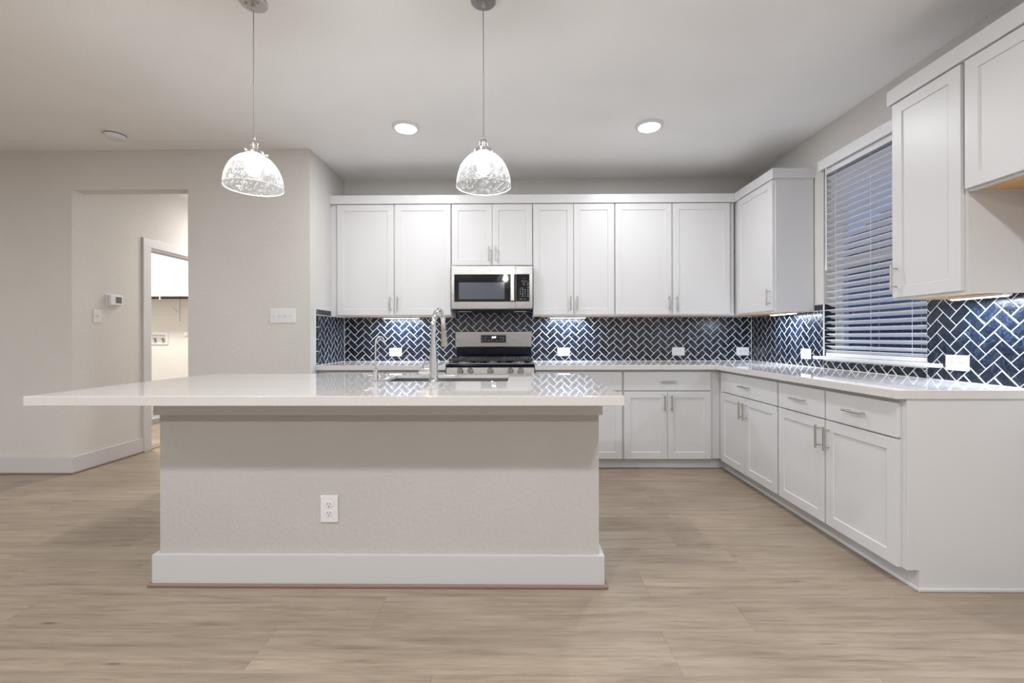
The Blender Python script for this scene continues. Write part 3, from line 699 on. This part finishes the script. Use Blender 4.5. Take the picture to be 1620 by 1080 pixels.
bmesh.ops.transform(f2.bm, matrix=Matrix.Translation((0, -.376, MZ0)) @ Matrix.Rotation(math.pi/2, 4, 'X'), verts=f2.bm.verts)
f2.build('side_frame', M['steel'], mw, bevel=.002)
kp = MB().box(-.007, .117, -.394, -.377, 1.483, 1.735).build('control_panel', M['black_glass'], mw)
MB().box(.048, .088, -.3946, -.3939, 1.690, 1.702).build('display', M['dark'], kp)
text('EXPRESS COOK', .008, (.068, -.3944, 1.672), M['ink'], kp, name='key_heading')
for k, (s_, z_) in enumerate((('POPCORN', 1.655), ('POWER', 1.638), ('SET CLOCK', 1.607))): text(s_, .007, (.045 + (.02 if k != 2 else 0), -.3944, z_), M['ink'], kp, name='key_label')
for r_i, rowtxt in enumerate(('123', '456', '789', '-0+')):
    for c_i, ch in enumerate(rowtxt): text(ch, .013, (.032+.0225*c_i, -.3944, 1.592-.0195*r_i), M['ink'], kp, name='key_label', bold=.0004)
for z_ in (1.655, 1.637, 1.613, 1.592, 1.573, 1.553, 1.534): 
    MB().box(.096, .110, -.3945, -.3939, z_-.002, z_+.002).build('key_mark', M['ink'], kp)
text('START', .009, (.038, -.3944, 1.507), M['ink'], kp, name='key_label'); text('OFF', .009, (.072, -.3944, 1.507), M['ink'], kp, name='key_label')
# round maker's emblem
em = MB()
em.tube([(RC+.0155*math.cos(a*math.pi/16), -.4015, 1.773+.0155*math.sin(a*math.pi/16)) for a in range(33)], .0016, 8)
em.lathe([(.0145, -.4005), (.0145, -.4010)], (RC, 0, 1.773), 'Y', 32)
eo = em.build('emblem', M['nickel'], dr_)
text('GE', .017, (RC, -.4018, 1.773), M['chrome'], eo, name='emblem_letters')
MB().box(MX0+.02, MX1-.02, -.36, -.025, 1.398, MZ0+.004).build('underside_grille', M['dark'], mw, bevel=.004)
for lx in (-.485, .03): MB().box(lx-.06, lx+.06, -.345, -.27, 1.3955, 1.3985).build('lamp_cover', M['plastic'], mw)
MB().box(MX0+.006, MX1-.006, -.398, -.36, 1.409, 1.4185).build('bottom_vent', M['dark'], mw)

# ================================================================ OUTLETS AND SWITCHES (built facing -Y at origin, then placed)
def outlet(label, loc, rz=0, horiz=True, gang='duplex', group=None, size=(.082, .126)):
    t = thing('wall_outlet', label, 'outlet', (0,0,0), group)
    W_, H_ = (size[1], size[0]) if horiz else size
    MB().box(-W_/2, W_/2, -.006, -.0002, -H_/2, H_/2).build('cover_plate', M['plastic'], t, bevel=.0025, segs=3)
    for s in (-1, 1):
        cx, cz = (s*.0205, 0) if horiz else (0, s*.0205)
        r_ = .0168
        f = MB().lathe([(r_, -.0058), (r_, -.0078), (r_-.0012, -.0084)], (cx, 0, cz), 'Y', 28).build('receptacle', M['plastic'], t)
        h = MB()
        for k in (-1, 1):
            if horiz: h.box(cx-.005-.0042, cx-.005+.0042, -.0088, -.0083, k*.0062-.0013, k*.0062+.0013)
            else: h.box(k*.0062-.0013, k*.0062+.0013, -.0088, -.0083, cz+.004-.0042, cz+.004+.0042)
        if horiz: h.lathe([(.0026, -.0083), (.0026, -.0088)], (cx+.0075, 0, 0), 'Y', 12, smooth=False)
        else: h.lathe([(.0026, -.0083), (.0026, -.0088)], (0, 0, cz-.0075), 'Y', 12, smooth=False)
        h.build('slots', M['dark'], f)
    MB().lathe([(.0022, -.0058), (.0022, -.0066)], (0,0,0), 'Y', 12).build('screw', M['plastic_grey'], t)
    t.location = loc; t.rotation_euler.z = rz; return t
outlet('white outlet on the dark tiles between the small faucet and the tall faucet', (-1.225, -.008, 1.007))
outlet('white outlet on the rear tiles first right of the range', (.469, -.008, 1.008))
outlet('white outlet on the rear tiles above the wide-drawer base cabinet', (1.617, -.008, 1.010))
outlet('white outlet on the rear tiles closest to the inside corner', (2.258, -.008, 1.010))
outlet('white outlet on the window-side tiles between corner and window sill', (XR-.008, -.851, 1.016), R90)
outlet('white outlet on the tiles under the tall cabinet, near the sill end', (XR-.008, -2.086, 1.015), R90)
outlet('white upright outlet low on the textured front of the island', (-.8795, IY0-.0002, .356), horiz=False)
def switch(label, loc, rz, n, w_, h_):
    t = thing('light_switch', label, 'switch')
    MB().box(-w_/2, w_/2, -.006, -.0002, -h_/2, h_/2).build('cover_plate', M['plastic'], t, bevel=.003, segs=3)
    for k in range(n):
        x_ = (k-(n-1)/2)*.0465
        b = MB(); P = [(-.006,-.011),(-.006,.011),(-.018,.011),(-.017,.003),(-.008,-.009)]
        va = [b.bm.verts.new((x_-.004, y, z)) for y, z in P]; vb = [b.bm.verts.new((x_+.004, y, z)) for y, z in P]
        b.bm.faces.new(va); b.bm.faces.new(vb[::-1])
        for i in range(5): b.bm.faces.new((va[i],va[(i+1)%5],vb[(i+1)%5],vb[i]))
        b.build('toggle', M['plastic'], t, bevel=.001)
        MB().lathe([(.0025, -.0059), (.0025, -.0066)], (x_, 0, .030), 'Y', 10).lathe([(.0025, -.0059), (.0025, -.0066)], (x_, 0, -.030), 'Y', 10).build('screws', M['plastic_grey'], t)
    t.location = loc; t.rotation_euler.z = rz; return t
switch('white four-toggle light switch plate on the pillar left of the cabinets', (-1.981, YF, 1.342), 0, 4, .216, .122)
switch('white single-toggle light switch on the hall wall below the thermostat', (XH, -.510, 1.352), math.pi/2, 1, .076, .119)
th = thing('thermostat', 'white thermostat with small grey screen on the hall wall', 'thermostat')
MB().box(-.075, .075, -.006, -.0002, -.056, .056).build('wall_plate', M['plastic'], th, bevel=.005, segs=3)
cs = MB().box(-.054, .073, -.030, -.0062, -.047, .047).build('case', M['plastic'], th, bevel=.005, segs=3)
MB().box(-.005, .058, -.0306, -.0299, -.028, .030).build('screen', M['lcd'], cs)
th.location = (XH, -.350, 1.511); th.rotation_euler.z = math.pi/2

# ================================================================ CEILING FIXTURES
def can(label, x, y, power=CAN_W, grp=None):
    t = thing('recessed_light', label, 'light', (x, y, CZ), grp)
    MB().lathe([(.103, CZ), (.102, CZ-.006), (.098, CZ-.012), (.084, CZ-.018), (.079, CZ-.018), (.078, CZ-.010)], (x, y, 0), n=48, cap=False).build('trim_ring', M['plastic'], t)
    MB().lathe([(.079, CZ-.016), (.076, CZ-.021), (.055, CZ-.0235), (.02, CZ-.0245)], (x, y, 0), n=40).build('lens', M['lens'], t)
    l = area('lamp', (0, 0, -.028), .15, power, WARM); l.parent = t
    return t
can('round white recessed ceiling light nearer the middle pendant, lit', -.839, -1.115)
can('round white recessed ceiling light on the window side, lit', 1.003, -1.110)
BACK = 'round recessed ceiling lights of the living side behind the viewer'
for x_, y_ in ((1.003, -3.95), (-.839, -3.95), (-3.4, -3.95), (-5.8, -3.95), (1.0, -6.6), (-1.2, -6.6), (-3.6, -6.6), (-6.0, -6.6)):
    can('round recessed ceiling light of the living side behind the viewer', x_, y_, BACK_W*(.72 if (y_ > -5 and x_ > -4) else .97), BACK)
sd = thing('smoke_detector', 'white round smoke detector on the ceiling above the hall opening', 'smoke detector', (-3.13, -1.05, CZ))
MB().lathe([(.079, CZ), (.079, CZ-.010), (.074, CZ-.015)], (-3.13, -1.05, 0), n=40).build('base', M['plastic'], sd)
MB().lathe([(.066, CZ-.015), (.066, CZ-.022)], (-3.13, -1.05, 0), n=40).build('vent_gap', M['dark'], sd)
MB().lathe([(.068, CZ-.021), (.066, CZ-.032), (.056, CZ-.046), (.030, CZ-.050)], (-3.13, -1.05, 0), n=40).build('cover', M['plastic'], sd)
MB().lathe([(.006, CZ-.050), (.006, CZ-.052)], (-3.15, -1.07, 0), n=14).build('test_button', M['plastic_grey'], sd)

def pendant(label, x, y, zr=1.866):
    t = thing('pendant_light', label, 'pendant lamp', (x, y, CZ))
    MB().lathe([(.058, CZ), (.060, CZ-.004), (.060, CZ-.018), (.056, CZ-.022), (.012, CZ-.024)], (x, y, 0), n=44).lathe([(.009, CZ-.024), (.009, CZ-.045), (.006, CZ-.05)], (x, y, 0), n=20).build('canopy', M['nickel'], t)
    for s in (-1, 1): MB().lathe([(.0045, CZ-.0225), (.0045, CZ-.031)], (x+s*.028, y-.012, 0), n=12).build('screw', M['nickel'], t)
    MB().tube([(x, y, CZ-.045), (x, y, zr+.238)], .0024, 10).build('cord', M['cord'], t)
    MB().lathe([(.004, zr+.243), (.0055, zr+.24), (.0055, zr+.225), (.010, zr+.222), (.017, zr+.216), (.0195, zr+.208), (.0195, zr+.205), (.0175, zr+.203), (.0175, zr+.199), (.0195, zr+.197), (.0195, zr+.190), (.0175, zr+.188), (.0175, zr+.182), (.022, zr+.180), (.022, zr+.174)], (x, y, 0), n=32).build('socket', M['nickel'], t)
    MB().lathe([(.022, zr+.176), (.040, zr+.174), (.0425, zr+.170), (.0425, zr+.155)], (x, y, 0), n=36).build('shade_holder', M['nickel'], t)
    for k in range(3):
        a = k*2.094+.4; d = Vector((math.cos(a), math.sin(a), 0)); p = Vector((x, y, zr+.163))
        MB().cyl(p+d*.041, p+d*.054, .0028, 10).cyl(p+d*.053, p+d*.059, .0052, 12).build('thumb_screw', M['nickel'], t)
    # dome
    prof = [(.036, zr+.157)]
    for k in range(0, 17):
        a = math.radians(18+72*k/16)
        prof.append((.128*math.sin(a)**.92, zr+.159*math.cos(a)**.95 if k < 16 else zr))
    MB().lathe(prof, (x, y, 0), n=64, cap=False).build('glass_shade', M['seeded_glass'], t)
    rim = MB(); rim.tube([(x+.128*math.cos(a*math.pi/32), y+.128*math.sin(a*math.pi/32), zr) for a in range(65)], .0019, 8)
    m_ = M['rim']; rim.build('shade_rim', m_, t)
    bz = zr+.085
    MB().lathe([(.013, zr+.172), (.0135, bz+.048), (.020, bz+.034), (.0285, bz+.014), (.030, bz), (.0275, bz-.013), (.020, bz-.0235), (.010, bz-.029), (.002, bz-.030)], (x, y, 0), n=32).build('bulb', M['bulb'], t)
    return t
M['rim'] = mat('bulb_lit_glass_rim', (.85,.88,.9), .2)  # clear glass rim painted white, standing in for bulb light caught in it
pendant('glass dome pendant lamp hanging over the left part of the island', -1.244, -2.385)
pendant('glass dome pendant lamp hanging over the sink in front of the microwave', -.155, -2.385)

# under-cabinet led bars
def bar(label, x0, x1, y, z, axis='X', power=6.2):
    t = thing('under_cabinet_light', label, 'light', ((x0+x1)/2, y, z) if axis == 'X' else (y, (x0+x1)/2, z))
    if axis == 'X':
        MB().box(x0, x1, y-.022, y+.022, z-.016, z).build('housing', M['plastic'], t, bevel=.003); MB().box(x0+.01, x1-.01, y-.017, y+.017, z-.0185, z-.0155).build('diffuser', M['strip'], t)
        l = area('lamp', (0, 0, -.024), abs(x1-x0)*.9, power, COOL, 'RECTANGLE', size_y=.03)
    else:
        MB().box(y-.022, y+.022, x0, x1, z-.016, z).build('housing', M['plastic'], t, bevel=.003); MB().box(y-.017, y+.017, x0+.01, x1-.01, z-.0185, z-.0155).build('diffuser', M['strip'], t)
        l = area('lamp', (0, 0, -.024), .03, power, COOL, 'RECTANGLE', size_y=abs(x1-x0)*.9)
    l.parent = t
bar('lit white light bar under the cabinet left of the microwave', -1.32, -.96, -.10, ZB+.003)
bar('lit white light bar under the cabinet right of the microwave', .32, .68, -.10, ZB+.003)
bar('lit white light bar under the corner cabinet left of the window', -.89, -.56, XR-.12, ZB+.003, 'Y')
bar('lit white light bar under the tall cabinet right of the window', -2.43, -2.17, XR-.12, ZB+.003, 'Y')

# ================================================================ WINDOW BLIND
wb = thing('window_blind', 'white slatted horizontal blind with valance over the kitchen window', 'blind', (XR, (WY0+WY1)/2, WZ0))
MB().box(XR-.028, XR-.012, WY1-.02, WY0+.025, 2.428, 2.502).box(XR-.012, XR+.002, WY1-.02, WY1-.012, 2.428, 2.50).box(XR-.012, XR+.002, WY0+.017, WY0+.025, 2.428, 2.50).box(XR-.031, XR-.012, WY1-.022, WY0+.027, 2.492, 2.503).build('valance', M['blind'], wb, bevel=.0025)
MB().box(XR+.005, XR+.055, WY1+.012, WY0-.012, 2.39, 2.435).build('head_rail', M['blind'], wb)
sl = MB(); zz = 1.075; ta = math.radians(27); xc = XR+.032
y0_, y1_ = WY1+.010, WY0-.012
while zz < 2.385:
    prof = []
    for k in range(7):
        s = -.025+.05*k/6; bow = .0028*(1-(s/.025)**2)
        prof.append((xc + s*math.cos(ta)+bow*math.sin(ta), zz - s*math.sin(ta)+bow*math.cos(ta)))
    top = prof; bot = [(x_-.0022*math.sin(ta), z_-.0022*math.cos(ta)) for x_, z_ in prof]
    ring = top+bot[::-1]
    va = [sl.bm.verts.new((x_, y0_, z_)) for x_, z_ in ring]; vb = [sl.bm.verts.new((x_, y1_, z_)) for x_, z_ in ring]
    n = len(ring); sl.bm.faces.new(va); sl.bm.faces.new(vb[::-1])
    for i in range(n): sl.bm.faces.new((va[i],va[(i+1)%n],vb[(i+1)%n],vb[i]))
    zz += .0456
sl.build('slats', M['blind'], wb)
MB().box(xc-.026, xc+.026, y0_, y1_, WZ0+.002, WZ0+.028).box(xc-.022, xc+.022, y0_, y1_, WZ0+.034, WZ0+.038).box(xc-.022, xc+.022, y0_, y1_, WZ0+.043, WZ0+.047).build('bottom_rail', M['blind'], wb, bevel=.003)
for yc in (-1.165, -1.49, -1.80):
    MB().tube([(xc-.027, yc, WZ0+.02), (xc-.027, yc, 2.40)], .0011, 6).tube([(xc+.027, yc, WZ0+.02), (xc+.027, yc, 2.40)], .0011, 6).build('ladder_cord', M['blind'], wb)
MB().tube([(XR-.022, -1.105, 2.43), (XR-.022, -1.105, 1.74)], .0042, 10).tube([(XR-.022, -1.105, 1.76), (XR-.022, -1.105, 1.70), (XR-.022, -1.105, 1.655)], [.0045, .0065, .008], 10).build('tilt_wand', M['blind'], wb)

# ================================================================ LAUNDRY
dp_ = thing('washer_drain_pan', 'shallow grey washer drain pan on the laundry floor', 'pan', (-5.3, 1.3, 0))
b = MB(); b.slab_hole(-5.75, -4.87, .95, 1.80, 0, .075, -5.72, -4.90, .98, 1.77); b.box(-5.72, -4.90, .98, 1.77, 0, .01); b.build('tray', M['pan'], dp_, bevel=.004)
tag(MB().box(-5.99, XH-.13, 1.50, 1.849, 1.722, 1.741).build('wall_shelf', M['melamine'], bevel=.002, org=(-5, 1.85, 1.722)), 'white laundry shelf with cleat high on the laundry room wall', 'shelf')
tag(MB().tube([(-5.99, 1.53, 1.700), (XH-.13, 1.53, 1.700)], .0135, 14).build('closet_rod', M['rod'], org=(-5, 1.53, 1.7)), 'dark metal hanging rod under the laundry shelf', 'rod')
bk = thing('shelf_bracket', 'white angled bracket holding the laundry shelf and rod', 'bracket', (-4.86, 1.84, 1.55))
MB().box(-4.875, -4.845, 1.838, 1.849, 1.39, 1.72).build('wall_plate', M['plastic'], bk)
MB().tube([(-4.86, 1.836, 1.52), (-4.86, 1.56, 1.70)], .006, 8).tube([(-4.86, 1.836, 1.714), (-4.86, 1.51, 1.714)], .006, 8).build('arm', M['plastic'], bk)
MB().box(-4.868, -4.852, 1.508, 1.552, 1.680, 1.722).build('rod_hook', M['plastic'], bk, bevel=.003)
vb_ = thing('washer_valve_box', 'white recessed washer outlet box with two brass valves', 'valve box', (-5.14, 1.85, 1.06))
f = MB().slab_hole(-5.27, -5.012, 0, .175, 0, .012, -5.24, -5.040, .030, .140)
bmesh.ops.transform(f.bm, matrix=Matrix.Translation((0, 1.8495, 1.06)) @ Matrix.Rotation(math.pi/2, 4, 'X'), verts=f.bm.verts)
f.build('frame', M['plastic'], vb_, bevel=.002)
MB().box(-5.24, -5.040, 1.8465, 1.8492, 1.09, 1.20).build('back', M['plastic_grey'], vb_)
for x_ in (-5.19, -5.075):
    v_ = MB().lathe([(.014, 1.105), (.016, 1.115), (.012, 1.128)], (x_, 1.834, 0), n=16).build('valve', M['brass'], vb_)
    MB().box(x_-.022, x_+.014, 1.820, 1.832, 1.137, 1.148).cyl((x_, 1.832, 1.125), (x_, 1.832, 1.14), .005, 8).build('valve_handle', M['rubber'], v_)
tag(MB().lathe([(.036, 1.8495), (.036, 1.842), (.028, 1.836), (.012, 1.834)], (-4.752, 0, 1.205), 'Y', 28).build('wall_disc', M['plastic'], org=(-4.752, 1.85, 1.205)), 'small round white disc on the laundry wall right of the valve box', 'disc')
def flush(label, x, y, p, col=WARM):
    t = thing('ceiling_light', label, 'light', (x, y, CZ))
    MB().lathe([(.15, CZ), (.15, CZ-.02), (.14, CZ-.03)], (x, y, 0), n=36).build('base', M['plastic'], t)
    MB().lathe([(.14, CZ-.03), (.12, CZ-.06), (.05, CZ-.08)], (x, y, 0), n=36).build('diffuser', M['lens'], t)
    l = area('lamp', (0, 0, -.09), .28, p, col); l.parent = t
flush('round flush ceiling light in the laundry room, hidden by the wall', -4.9, .9, 48, (1, .98, .94))
flush('round flush ceiling light in the hall, hidden above the opening', -3.25, 1.3, 33, (1, .97, .93))
